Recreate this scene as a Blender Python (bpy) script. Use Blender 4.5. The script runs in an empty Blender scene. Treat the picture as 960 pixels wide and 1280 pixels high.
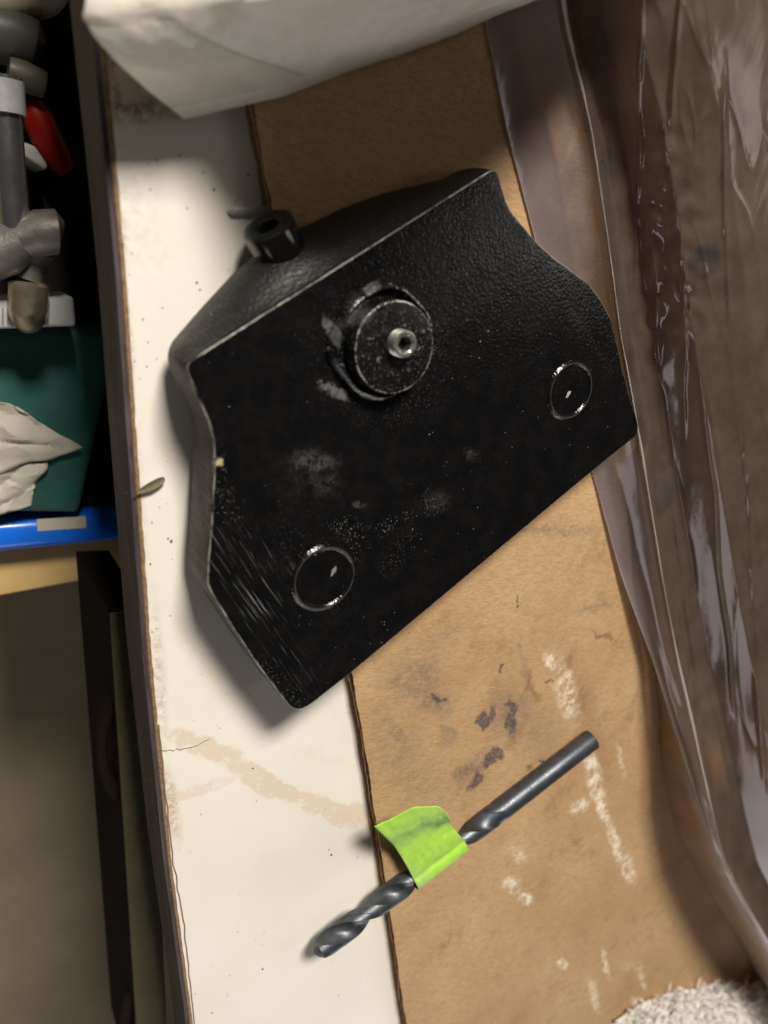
import bpy, bmesh, math, random
import numpy as np
from mathutils import Vector, Matrix, noise as mn

# ------------------------------------------------------------------ scene, camera, light
S = bpy.context.scene
COL = S.collection
F, U0, V0, H = 962.0, -140.0, 260.0, 0.27          # focal length (px of the 960x1280 frame), camera height over the bench
_d = np.array([(U0-480)/F, (640-V0)/F, -1.0]); _up = -_d/np.linalg.norm(_d)
_y = np.array([0, 1.0, 0]); _y = _y-_y.dot(_up)*_up; _y /= np.linalg.norm(_y); _x = np.cross(_y, _up)
CM = np.array([_x, _y, _up])                       # world <- camera

cam = bpy.data.cameras.new('camera'); co = bpy.data.objects.new('camera', cam); COL.objects.link(co)
co.matrix_world = Matrix([list(CM[i])+[[0, 0, H][i]] for i in range(3)]+[[0, 0, 0, 1]])
cam.sensor_fit = 'VERTICAL'; cam.sensor_height = 34.6; cam.sensor_width = 25.95
cam.lens = F/1280*34.6
cam.clip_start = 0.01; cam.clip_end = 50
cam.dof.use_dof = True; cam.dof.focus_distance = 0.345; cam.dof.aperture_fstop = 6.6
S.camera = co

W = bpy.data.worlds.new('World'); S.world = W; W.use_nodes = True
W.node_tree.nodes['Background'].inputs[0].default_value = (1.0, 0.91, 0.84, 1)
W.node_tree.nodes['Background'].inputs[1].default_value = 0.025

def area(name, loc, target, power, sx, sy, color):
    l = bpy.data.lights.new(name, 'AREA'); l.shape = 'RECTANGLE'; l.size = sx; l.size_y = sy; l.energy = power; l.color = color
    o = bpy.data.objects.new(name, l); COL.objects.link(o); o.location = loc
    d = Vector(target)-Vector(loc)
    o.rotation_euler = d.to_track_quat('-Z', 'Y').to_euler(); return o
area('key_lamp', (-0.14, 1.74, 1.76), (0.2, -0.15, 0), 100, 0.62, 0.46, (1.0, 0.925, 0.83))
area('front_lamp', (0.25, -1.75, 0.42), (0.15, 0.0, 0.03), 11.5, 2.6, 0.6, (1.0, 0.94, 0.90))
area('side_glint_fill', (1.75, 0.55, 1.55), (0.3, 0.0, 0), 1.7, 0.30, 0.8, (1.0, 0.94, 0.86))  # added weak fill: glints on the bag, sheen on the enamel

S.view_settings.view_transform = 'Standard'; S.view_settings.look = 'None'
S.view_settings.exposure = 0.12; S.view_settings.gamma = 1.0
S.render.engine = 'CYCLES'
S.cycles.max_bounces = 8; S.cycles.transparent_max_bounces = 12
S.cycles.use_denoising = True

# ------------------------------------------------------------------ helpers
def P(u, v, z=0.0):
    """Point on the level z that lies at a place of the survey grid (a 960 x 1280 picture of the bench)."""
    r = CM @ np.array([(u-480)/F, (640-v)/F, -1.0]); t = (z-H)/r[2]
    return np.array([0, 0, H])+r*t

def mesh_obj(name, verts, faces, mat, parent=None, org=(0, 0, 0), sharp=35, mats=None, fmat=None):
    me = bpy.data.meshes.new(name)
    o3 = np.array(org, float)
    me.from_pydata([tuple(np.array(v, float)-o3) for v in verts], [], faces)
    for m in (mats or [mat]): me.materials.append(m)
    if fmat is not None: me.polygons.foreach_set('material_index', fmat)
    bm = bmesh.new(); bm.from_mesh(me); bmesh.ops.recalc_face_normals(bm, faces=bm.faces); bm.to_mesh(me); bm.free()
    if sharp is None:
        pass
    else:
        me.polygons.foreach_set('use_smooth', [True]*len(me.polygons)); me.set_sharp_from_angle(angle=math.radians(sharp))
    me.update()
    o = bpy.data.objects.new(name, me); COL.objects.link(o)
    if parent: o.parent = parent
    else: o.location = org
    return o

def thing(name, label, cat, loc=(0, 0, 0), group=None):
    o = bpy.data.objects.new(name, None); COL.objects.link(o); o.location = tuple(loc); o.empty_display_size = 0.01
    tag(o, label, cat, group); return o
def tag(o, label, cat, group=None):
    o['label'] = label; o['category'] = cat
    if group: o['group'] = group
    return o

def grid_faces(n, m, close_u=False, close_v=False):
    f = []
    for i in range(n if close_u else n-1):
        for j in range(m if close_v else m-1):
            a, b = i, (i+1) % n; c, d = j, (j+1) % m
            f.append((a*m+c, a*m+d, b*m+d, b*m+c))
    return f

def resample(pts, step=None, n=None, closed=False):
    p = np.array(pts, float)
    if closed: p = np.vstack([p, p[:1]])
    s = np.concatenate([[0], np.cumsum(np.linalg.norm(np.diff(p, axis=0), axis=1))])
    if n is None: n = max(4, int(s[-1]/step))
    t = np.linspace(0, s[-1], n, endpoint=not closed)
    return np.stack([np.interp(t, s, p[:, k]) for k in range(p.shape[1])], 1)

def smooth_poly(p, it=1, closed=False):
    p = p.copy()
    for _ in range(it):
        if closed: p = 0.25*np.roll(p, 1, 0)+0.5*p+0.25*np.roll(p, -1, 0)
        else: p[1:-1] = 0.25*p[:-2]+0.5*p[1:-1]+0.25*p[2:]
    return p

def lathe(profile, seg=48, jitter=0.0, seed=0, freq=3.0):
    vs = []; m = len(profile)
    for i in range(seg):
        a = 2*math.pi*i/seg
        for j, (r, z) in enumerate(profile):
            k = 1.0
            if jitter and r > 0: k += jitter*mn.noise(Vector((math.cos(a)*freq+seed, math.sin(a)*freq, z*150)))
            vs.append((r*k*math.cos(a), r*k*math.sin(a), z*(1+(0.6*(k-1) if jitter else 0))))
    return vs, grid_faces(seg, m, close_u=True)

def tube_verts(path, rad, seg=10):
    path = np.array(path, float); n = len(path); vs = []
    rads = rad if hasattr(rad, '__len__') else [rad]*n
    tan = np.gradient(path, axis=0)
    ref = np.array([0.13, 0.21, 0.97])
    for i in range(n):
        t = tan[i]/np.linalg.norm(tan[i]); a = np.cross(t, ref); a /= np.linalg.norm(a); b = np.cross(t, a)
        for k in range(seg):
            th = 2*math.pi*k/seg
            vs.append(path[i]+rads[i]*(math.cos(th)*a+math.sin(th)*b))
    f = grid_faces(n, seg, close_v=True)
    f.append(tuple(range(seg))); f.append(tuple((n-1)*seg+k for k in range(seg)))
    return vs, f

def box_verts(quad, z0, z1):
    """closed prism over a polygon of xy points"""
    q = [np.array(p[:2], float) for p in quad]; n = len(q)
    vs = [(*p, z0) for p in q]+[(*p, z1) for p in q]
    f = [tuple(range(n-1, -1, -1)), tuple(range(n, 2*n))]+[(i, (i+1) % n, n+(i+1) % n, n+i) for i in range(n)]
    return vs, f

def bevel_obj(o, w, seg=2):
    bm = bmesh.new(); bm.from_mesh(o.data)
    bmesh.ops.bevel(bm, geom=[e for e in bm.edges], offset=w, segments=seg, affect='EDGES', profile=0.5, clamp_overlap=True)
    bm.to_mesh(o.data); bm.free()
    o.data.polygons.foreach_set('use_smooth', [True]*len(o.data.polygons)); o.data.set_sharp_from_angle(angle=math.radians(50)); o.data.update()

# ------------------------------------------------------------------ node helper
class Mat:
    def __init__(s, name, color=(0.5, 0.5, 0.5), rough=0.5, metal=0.0, spec=0.5, coat=0.0):
        s.m = bpy.data.materials.new(name); s.m.use_nodes = True; s.nt = s.m.node_tree
        s.b = s.nt.nodes['Principled BSDF']
        s.b.inputs['Base Color'].default_value = (*color, 1); s.b.inputs['Roughness'].default_value = rough
        s.b.inputs['Metallic'].default_value = metal; s.b.inputs['Specular IOR Level'].default_value = spec
        s.b.inputs['Coat Weight'].default_value = coat
        s.tc = s.nt.nodes.new('ShaderNodeTexCoord').outputs['Object']
    def n(s, t, **kw):
        x = s.nt.nodes.new(t)
        for k, v in kw.items(): setattr(x, k, v)
        return x
    def put(s, sock, v):
        if hasattr(v, 'is_output') or isinstance(v, bpy.types.NodeSocket): s.nt.links.new(v, sock)
        elif v is not None:
            if hasattr(sock.default_value, '__len__') and hasattr(v, '__len__') and len(v) == 3 and len(sock.default_value) == 4: v = (*v, 1)
            sock.default_value = v
    def mapped(s, scale=(1, 1, 1), rot=(0, 0, 0), coord=None):
        x = s.n('ShaderNodeMapping'); s.put(x.inputs[0], coord or s.tc); x.inputs['Scale'].default_value = scale; x.inputs['Rotation'].default_value = rot
        return x.outputs[0]
    def noise(s, scale, detail=3, rough=0.5, coord=None, color=False, dist=0.0):
        x = s.n('ShaderNodeTexNoise'); s.put(x.inputs['Vector'], coord or s.tc); x.inputs['Scale'].default_value = scale
        x.inputs['Detail'].default_value = detail; x.inputs['Roughness'].default_value = rough; x.inputs['Distortion'].default_value = dist
        return x.outputs['Color' if color else 0]
    def voro(s, scale, coord=None, feature='F1', out='Distance', rand=1.0):
        x = s.n('ShaderNodeTexVoronoi', feature=feature); s.put(x.inputs['Vector'], coord or s.tc); x.inputs['Scale'].default_value = scale
        x.inputs['Randomness'].default_value = rand
        return x.outputs[out]
    def rng(s, v, a, b, c=0.0, d=1.0, smooth=False):
        x = s.n('ShaderNodeMapRange'); x.interpolation_type = 'SMOOTHSTEP' if smooth else 'LINEAR'
        s.put(x.inputs[0], v)
        for i, q in enumerate((a, b, c, d)): x.inputs[1+i].default_value = q
        return x.outputs[0]
    def math(s, op, a, b=None, c=None):
        x = s.n('ShaderNodeMath', operation=op); s.put(x.inputs[0], a)
        if b is not None: s.put(x.inputs[1], b)
        if c is not None: s.put(x.inputs[2], c)
        return x.outputs[0]
    def vm(s, op, a, b=None, out=0):
        x = s.n('ShaderNodeVectorMath', operation=op); s.put(x.inputs[0], a)
        if b is not None: s.put(x.inputs[1], b)
        return x.outputs[out]
    def scale_v(s, a, f):
        x = s.n('ShaderNodeVectorMath', operation='SCALE'); s.put(x.inputs[0], a); x.inputs['Scale'].default_value = f; return x.outputs[0]
    def mix(s, f, a, b, blend='MIX'):
        x = s.n('ShaderNodeMix', data_type='RGBA', blend_type=blend)
        s.put(x.inputs[0], f); s.put(x.inputs[6], a); s.put(x.inputs[7], b); return x.outputs[2]
    def mixf(s, f, a, b):
        x = s.n('ShaderNodeMix', data_type='FLOAT'); s.put(x.inputs[0], f); s.put(x.inputs[2], a); s.put(x.inputs[3], b); return x.outputs[0]
    def bump(s, h, dist=0.001, strength=1.0, normal=None):
        x = s.n('ShaderNodeBump'); s.put(x.inputs['Height'], h); x.inputs['Distance'].default_value = dist; x.inputs['Strength'].default_value = strength
        if normal is not None: s.put(x.inputs['Normal'], normal)
        return x.outputs[0]
    def set(s, **kw):
        for k, v in kw.items(): s.put(s.b.inputs[k.replace('_', ' ')], v)
        return s
    def warp(s, amp, scale, detail=3):
        c = s.noise(scale, detail, 0.6, color=True)
        return s.vm('ADD', s.tc, s.scale_v(s.vm('SUBTRACT', c, (0.5, 0.5, 0.5)), amp))
    def ell(s, coord, uv, a, b=None, z=0.0, org=(0, 0, 0), soft=0.35, gain=1.0):
        """mask of an elliptical mark: centre and half axes on the survey grid, at level z"""
        c = P(*uv, z); A = (P(uv[0]+a[0], uv[1]+a[1], z)-c)[:2]
        if b is None: b = (-a[1]*0.5, a[0]*0.5)
        B = (P(uv[0]+b[0], uv[1]+b[1], z)-c)[:2]
        I = np.linalg.inv(np.stack([A, B], 1)); c = c-np.array(org)
        q = s.vm('SUBTRACT', coord, tuple(c))
        cx = s.n('ShaderNodeCombineXYZ')
        s.put(cx.inputs[0], s.vm('DOT_PRODUCT', q, (I[0, 0], I[0, 1], 0), out=1)); s.put(cx.inputs[1], s.vm('DOT_PRODUCT', q, (I[1, 0], I[1, 1], 0), out=1))
        r = s.vm('LENGTH', cx.outputs[0], out=1)
        return s.rng(r, 1+soft, 1-soft, 0, gain, smooth=True)
    def union(s, masks):
        r = masks[0]
        for k in masks[1:]: r = s.math('MAXIMUM', r, k)
        return r

TC = 0.008                 # cardboard thickness
BZ, HZ = TC, TC+0.022      # underside and face of the iron bracket

# ------------------------------------------------------------------ materials
def mat_laminate(org):
    m = Mat('white_laminate', (0.78, 0.74, 0.66), 0.32)
    w = m.warp(0.012, 60, 4)
    w2 = m.warp(0.006, 300, 5)
    big = m.noise(14, 4, 0.6); fine = m.noise(160, 5, 0.65)
    c = m.mix(m.rng(big, 0.35, 0.7), (0.80, 0.765, 0.70), (0.75, 0.71, 0.625))
    c = m.mix(m.rng(fine, 0.62, 0.8, 0, 0.25), c, (0.55, 0.46, 0.32))
    E = lambda uv, a, b=None, s=0.45, g=1.0, co=w: m.ell(co, uv, a, b, 0.0, org, s, g)
    tan = m.union([E((262, 935), (55, 22), (-8, 14), .5, .8), E((340, 980), (60, 32), (-8, 12), .45, .9), E((410, 1012), (45, 20), (-6, 12), .5, .9),
                   E((452, 1022), (20, 8), (-3, 12), .6, 1.0), E((250, 985), (55, -18), (3, 9), .5, .5), E((395, 945), (60, 8), (-4, 10), .7, .35),
                   E((214, 1010), (12, 50), (-10, 3), .6, .6), E((420, 890), (24, 30), (-14, 8), .8, .3), E((350, 1090), (80, 50), (-40, 50), .9, .15)])
    tan = m.math('MULTIPLY', tan, m.rng(m.noise(160, 7, 0.8), 0.38, 0.52, 0.25, 1.0))
    tan = m.rng(tan, 0.25, 0.60, 0.0, 0.75)
    c = m.mix(m.math('MULTIPLY', tan, 0.62), c, (0.60, 0.44, 0.25))
    grime = m.union([E((140, 118), (10, 32), (-12, 2), .7, 1.0, w2), E((175, 138), (34, -4), (2, 14), .7, .9, w2), E((135, 75), (8, 28), (-8, 2), .7, .8, w2), E((200, 120), (40, 20), (-14, 22), .8, .35, w2)])
    c = m.mix(m.math('MULTIPLY', E((158, 105), (30, 50), (-30, 20), .8, .75), 0.6), c, (0.58, 0.44, 0.28))
    grime = m.math('MULTIPLY', grime, m.rng(m.noise(420, 6, 0.75), 0.40, 0.58))
    c = m.mix(m.math('MULTIPLY', grime, 0.85), c, (0.10, 0.055, 0.022))
    edge = m.union([E((152, 290), (5, 40), (-8, 1), .8, .8, w2), E((162, 430), (4, 60), (-6, 1), .8, .7, w2), E((176, 640), (5, 90), (-6, 1), .8, .5, w2), E((200, 850), (5, 80), (-7, 1), .8, .6, w2), E((212, 1000), (6, 40), (-9, 1), .8, .8, w2), E((150, 250), (40, 90), (-45, 10), .9, .22, w2)])
    edge = m.math('MULTIPLY', edge, m.rng(m.noise(300, 5, 0.7), 0.42, 0.6))
    c = m.mix(m.math('MULTIPLY', edge, 0.8), c, (0.34, 0.22, 0.11))
    # crumbs of dirt pressed into the surface
    d = m.voro(210, w2); pick = m.voro(210, w2, out='Color')
    sp = m.math('MULTIPLY', m.rng(d, 0.06, 0.015), m.rng(pick, 0.93, 0.94))
    c = m.mix(m.math('MULTIPLY', sp, 0.8), c, (0.10, 0.06, 0.03))
    d2 = m.voro(420, w); pick2 = m.voro(420, w, out='Color')
    sp2 = m.math('MULTIPLY', m.rng(d2, 0.12, 0.05), m.rng(pick2, 0.85, 0.86))
    c = m.mix(m.math('MULTIPLY', sp2, 0.55), c, (0.22, 0.14, 0.07))
    m.set(Base_Color=c, Roughness=m.rng(fine, 0.3, 0.7, 0.26, 0.5), Normal=m.bump(m.noise(500, 3, 0.5), 0.00008, 0.5))
    return m.m

def mat_cardboard(org):
    m = Mat('kraft_cardboard', (0.42, 0.26, 0.125), 0.75, spec=0.25)
    w = m.warp(0.018, 110, 7); w2 = m.warp(0.013, 190, 7)
    big = m.noise(16, 4, 0.6)
    fib = m.noise(1.0, 4, 0.65, coord=m.mapped((260, 1100, 200), (0, 0, 0.5)))
    mot = m.noise(120, 5, 0.7)
    c = m.mix(m.rng(big, 0.32, 0.7), (0.54, 0.370, 0.205), (0.43, 0.275, 0.140))
    c = m.mix(m.rng(fib, 0.40, 0.70, 0, 0.55), c, (0.27, 0.155, 0.070))
    grn = m.noise(900, 6, 0.75)
    c = m.mix(m.rng(grn, 0.52, 0.72, 0, 0.55), c, (0.25, 0.145, 0.065))
    c = m.mix(m.rng(grn, 0.46, 0.30, 0, 0.45), c, (0.60, 0.42, 0.24))
    gp = m.noise(260, 7, 0.8)
    c = m.mix(m.rng(gp, 0.60, 0.70, 0, 0.55), c, (0.16, 0.10, 0.055))
    c = m.mix(m.rng(mot, 0.55, 0.78, 0, 0.40), c, (0.55, 0.36, 0.18))
    c = m.mix(m.rng(m.noise(60, 6, 0.75), 0.54, 0.72, 0, 0.6), c, (0.22, 0.12, 0.055))
    E = lambda uv, a, b=None, s=0.45, g=1.0, co=w: m.ell(co, uv, a, b, TC, org, s, g)
    # bluish black ink and oil blots
    soft = m.union([E((520, 850), (32, -8), (8, 28), .8, .6), E((545, 880), (20, 10), (-6, 14), .6, .75), E((495, 915), (14, 12), (-6, 7), .7, .6), E((640, 895), (26, 8), (-6, 30), .7, .6),
                    E((678, 918), (18, 4), (-4, 24), .8, .45), E((590, 960), (18, -16), (8, 9), .7, .75), E((505, 960), (30, 50), (-35, 15), .9, .35), E((548, 800), (30, -18), (6, 10), .9, .35),
                    E((700, 664), (42, -2), (2, 5), .7, .6), E((745, 760), (22, -3), (1, 4), .8, .5), E((560, 920), (12, 4), (-3, 10), .6, .5), E((655, 830), (7, 30), (-4, 1), .7, .5)])
    soft = m.math('MULTIPLY', soft, m.math('MULTIPLY', m.rng(m.noise(190, 7, 0.8), 0.38, 0.56, 0.2, 1.0), m.rng(m.noise(1000, 4, 0.7), 0.32, 0.55, 0.4, 1.0)))
    c = m.mix(m.math('MULTIPLY', soft, 0.85), c, (0.085, 0.080, 0.092))
    hard = m.union([E((604, 900), (7, 2), (-2, 10), .2), E((616, 893), (4, -8), (4, 3), .3), E((639, 905), (7, 12), (-6, 5), .2), E((641, 885), (2, 14), (-4, 1), .3), E((622, 940), (9, 3), (-3, 8), .25),
                    E((612, 950), (8, -6), (3, 5), .3), E((625, 838), (3, 1), (-1, 4), .3), E((647, 750), (3, 0), (0, 4), .3), E((685, 853), (3, 0), (0, 3), .3), E((595, 975), (8, -10), (4, 4), .4), E((548, 876), (8, 5), (-3, 4), .4)])
    c = m.mix(m.math('MULTIPLY', m.math('MULTIPLY', hard, m.rng(m.noise(600, 5, 0.7), 0.30, 0.52, 0.25, 1.0)), 0.8), c, (0.045, 0.046, 0.065))
    rust = m.union([E((665, 862), (5, 16), (-5, 2), .7, .6), E((755, 795), (14, 6), (-2, 3), .6, .7), E((735, 900), (20, 70), (-14, 3), .9, .35)])
    c = m.mix(m.math('MULTIPLY', rust, 0.8), c, (0.16, 0.055, 0.022))
    # white scuffs where the face paper is rubbed off
    wh = m.union([E((688, 828), (7, 10), (-6, 4), .5, .8, w2), E((708, 866), (8, 34), (-11, 3), .6, .8, w2), E((742, 970), (8, 36), (-9, 2), .5, .95, w2), E((752, 1010), (8, 22), (-6, 2), .5, 1.0, w2),
                  E((724, 1008), (10, -5), (3, 7), .5, .9, w2), E((772, 1060), (6, 20), (-6, 2), .5, .95, w2), E((785, 1085), (5, 18), (-7, 2), .5, .9, w2), E((765, 1045), (4, 14), (-5, 2), .5, .8, w2),
                  E((642, 1108), (7, 10), (-8, 4), .5, .8, w2), E((656, 1124), (9, 2), (-2, 7), .4, 1.0, w2), E((648, 1068), (6, 12), (-7, 3), .6, .5, w2), E((703, 1206), (4, 6), (-4, 3), .4, 1.0, w2),
                  E((757, 1205), (4, 18), (-3, 1), .5, .8, w2), E((743, 1245), (4, 18), (-5, 1), .5, .8, w2), E((803, 1222), (3, 16), (-3, 1), .4, .9, w2), E((800, 1255), (10, 8), (-4, 4), .5, .8, w2), E((776, 950), (4, 18), (-3, 1), .5, .6, w2), E((792, 1210), (14, 5), (-3, 6), .8, .2, w2)])
    wh = m.math('MULTIPLY', wh, m.math('MULTIPLY', m.rng(m.noise(150, 7, 0.8), 0.43, 0.55), m.rng(m.noise(900, 4, 0.7), 0.30, 0.50, 0.3, 1.0)))
    c = m.mix(m.math('MULTIPLY', wh, 0.95), c, (0.86, 0.79, 0.64))
    d = m.voro(240, w); pick = m.voro(240, w, out='Color')
    c = m.mix(m.math('MULTIPLY', m.math('MULTIPLY', m.rng(d, 0.12, 0.05), m.rng(pick, 0.62, 0.63)), 0.8), c, (0.08, 0.045, 0.025))
    h = m.math('ADD', m.math('MULTIPLY', m.noise(45, 4, 0.6), 0.7), m.math('ADD', m.math('MULTIPLY', fib, 0.10), m.math('MULTIPLY', grn, 0.06)))
    m.set(Base_Color=c, Roughness=0.72, Normal=m.bump(h, 0.0012, 0.6))
    return m.m

def black_paint(name, org, marks=False, rough=0.19, bump=0.00025, ribs=False, heavy=0, tint=None):
    m = Mat(name, (0.009, 0.009, 0.0095), rough, spec=0.42)
    peel = m.noise(760, 2, 0.5); fine = m.noise(1900, 2, 0.5)
    pits = m.rng(m.voro(700), 0.05, 0.5)
    h = m.math('ADD', m.math('MULTIPLY', peel, 0.9), m.math('ADD', m.math('MULTIPLY', fine, 0.15), m.math('MULTIPLY', pits, 0.25)))
    if ribs: h = m.math('ADD', h, m.math('MULTIPLY', m.noise(1.0, 3, 0.6, coord=m.mapped((420, 420, 60), (0, 0, 0.4))), 2.2))
    dusty = m.rng(m.noise(90, 6, 0.7), 0.45, 0.8)
    c = m.mix(dusty, (0.0035, 0.0035, 0.0038), (0.009, 0.0088, 0.0085))
    if tint: c = m.mix(m.rng(m.noise(300, 5, 0.7), 0.3, 0.7), tint, tuple(x*0.45 for x in tint))
    # pinhead chips in the paint
    def specks(sc, lo, hi, pk):
        return m.math('MULTIPLY', m.rng(m.voro(sc), hi, lo), m.rng(m.voro(sc, out='Color'), pk, pk+0.01))
    chip = m.math('MAXIMUM', specks(210, 0.03, 0.075, 0.70), specks(520, 0.06, 0.13, 0.80))
    chip = m.math('MULTIPLY', chip, m.rng(m.noise(35, 4, 0.7), 0.44, 0.66))
    chip = m.math('MAXIMUM', chip, m.math('MULTIPLY', m.rng(m.noise(480, 7, 0.75), 0.705, 0.74), 0.7))
    rgh = m.rng(m.noise(70, 5, 0.7), 0.3, 0.75, rough-0.08, rough+0.14)
    if marks:
        w = m.warp(0.006, 260, 5)
        E = lambda uv, a, b=None, s=0.3, g=1.0, co=w: m.ell(co, uv, a, b, HZ, org, s, g)
        grey = m.union([E((410, 405), (7, 3), (-2, 7), .4), E((416, 421), (4, 12), (-5, 1), .4, .8), E((460, 362), (9, -9), (3, 4), .4, .9), E((418, 490), (16, 8), (-3, 6), .3, 1.0), E((402, 480), (5, 3), (-2, 2), .4, .8),
                        E((437, 395), (14, -10), (4, 5), .6, .6)])
        grey = m.math('MULTIPLY', grey, m.rng(m.noise(700, 4, 0.6), 0.33, 0.5))
        c = m.mix(m.math('MULTIPLY', grey, 0.6), c, (0.17, 0.17, 0.165))
        dust = m.union([E((392, 577), (26, 2), (-3, 13), .6, .9), E((405, 600), (14, 14), (-14, 12), .9, .4), E((588, 568), (8, 5), (-3, 6), .6, .5), E((545, 627), (16, -2), (2, 12), .8, .35), E((450, 632), (8, 1), (0, 4), .5, .9),
                        E((372, 600), (30, 20), (-16, 22), .9, .12), E((610, 330), (60, 30), (-20, 50), .9, .10)])
        dust = m.math('MULTIPLY', dust, m.math('MULTIPLY', m.rng(m.noise(230, 8, 0.85), 0.42, 0.60), m.rng(m.noise(1200, 4, 0.7), 0.36, 0.56, 0.25, 1.0)))
        c = m.mix(m.math('MULTIPLY', dust, 0.6), c, (0.15, 0.145, 0.14))
        rgh = m.mixf(m.math('MULTIPLY', dust, 0.8), rgh, 0.7)
        # bright grains in lines beside the lower plug and at the left edge
        gr = m.union([E((440, 665), (20, 14), (-10, 10), .8), E((487, 655), (26, -16), (4, 6), .7), E((540, 628), (14, 2), (-2, 12), .8), E((440, 685), (10, 14), (-6, 4), .8, .8), E((500, 690), (20, -26), (10, 6), .8, .5), E((275, 600), (8, 40), (-12, 2), .8, .9), E((285, 640), (18, 10), (-8, 14), .8, .8), E((392, 700), (30, 44), (-24, 20), .9, .4),
                      E((485, 440), (75, 0), (0, 80), .5, .5), E((345, 860), (30, 30), (-12, 10), .8, .8)])
        gm = m.math('MULTIPLY', gr, m.math('MAXIMUM', specks(1100, 0.12, 0.26, 0.52), m.rng(m.noise(900, 5, 0.7), 0.63, 0.70)))
        chip = m.math('MAXIMUM', chip, m.math('MULTIPLY', gm, 0.65))
        # file scratches along the lower left edge
        e = P(364, 886, HZ)-P(262, 740, HZ); ang = math.atan2(e[1], e[0])
        sc = m.noise(1.0, 3, 0.6, coord=m.mapped((38, 1900, 1), (0, 0, 0), coord=m.mapped((1, 1, 1), (0, 0, -ang), coord=m.warp(0.0015, 60, 2))))
        reg = m.union([E((308, 722), (48, 66), (-22, 18), .35, 1.0), E((345, 800), (45, 60), (-14, 10), .5, .8), E((352, 700), (50, 52), (-6, 5), .5, .8)])
        sm = m.math('MULTIPLY', reg, m.rng(sc, 0.60, 0.72))
        chip = m.math('MAXIMUM', chip, m.math('MULTIPLY', sm, 0.55))
        h = m.math('SUBTRACT', h, m.math('MULTIPLY', m.math('MULTIPLY', reg, sc), 0.9))
        # a yellowish fleck by the notch
        fl = E((274, 578), (4, 3), (-2, 4), .3)
        c = m.mix(fl, c, (0.42, 0.35, 0.20))
    if heavy: chip = m.math('MAXIMUM', chip, m.math('MULTIPLY', m.rng(m.noise(330, 6, 0.75), 0.60, 0.70), 0.55))
    c = m.mix(chip, c, (0.42, 0.42, 0.41))
    m.set(Base_Color=c, Roughness=rgh, Normal=m.bump(h, bump, 0.8))
    return m.m

def mat_worn_edge(lo=0.50, hi=0.60, col=(0.50, 0.48, 0.45), sec=0.7):
    m = Mat('worn_black_edge', (0.01, 0.01, 0.01), 0.35)
    k = m.math('MAXIMUM', m.rng(m.noise(120, 6, 0.75), lo, hi), m.rng(m.noise(900, 3, 0.7), 0.52, 0.6, 0, sec))
    c = m.mix(k, (0.012, 0.012, 0.012), col)
    m.set(Base_Color=c, Roughness=m.mixf(k, 0.3, 0.42), Metallic=m.math('MULTIPLY', k, 0.5), Normal=m.bump(m.noise(1500, 3, 0.6), 0.0003, 0.8))
    return m.m

def mat_simple(name, color, rough=0.5, metal=0.0, var=0.25, scale=200, bump=0.0, spec=0.5, coat=0.0, dark=None):
    m = Mat(name, color, rough, metal, spec, coat)
    n = m.noise(scale, 5, 0.65)
    d = dark or tuple(c*(1-var) for c in color)
    m.set(Base_Color=m.mix(m.rng(n, 0.35, 0.7), color, d), Roughness=m.rng(m.noise(scale*0.6, 4, 0.6), 0.3, 0.7, max(0.04, rough-0.08), min(1, rough+0.1)))
    if bump: m.set(Normal=m.bump(n, bump, 0.7))
    return m.m

def mat_wood_band():
    m = Mat('dark_wood_edging', (0.09, 0.07, 0.065), 0.5)
    # grain runs along the bench edge
    e = P(237, 1280)-P(125, 60); ang = math.atan2(e[1], e[0])
    g = m.mapped((1, 1, 1), (0, 0, -ang))
    a = m.noise(1.0, 5, 0.7, coord=m.mapped((14, 300, 420), coord=g)); b = m.noise(1.0, 4, 0.7, coord=m.mapped((45, 900, 1300), coord=g))
    c = m.mix(m.rng(a, 0.3, 0.7), (0.018, 0.012, 0.012), (0.125, 0.102, 0.112))
    c = m.mix(m.rng(b, 0.55, 0.66, 0, 0.75), c, (0.018, 0.012, 0.011))
    c = m.mix(m.rng(b, 0.34, 0.28, 0, 0.45), c, (0.12, 0.10, 0.105))
    w = m.voro(130); c = m.mix(m.math('MULTIPLY', m.rng(w, 0.09, 0.04), m.rng(m.voro(130, out='Color'), 0.7, 0.71)), c, (0.5, 0.48, 0.44))
    m.set(Base_Color=c, Roughness=0.6, Specular_IOR_Level=0.3, Normal=m.bump(b, 0.0003, 0.5)); return m.m

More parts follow.
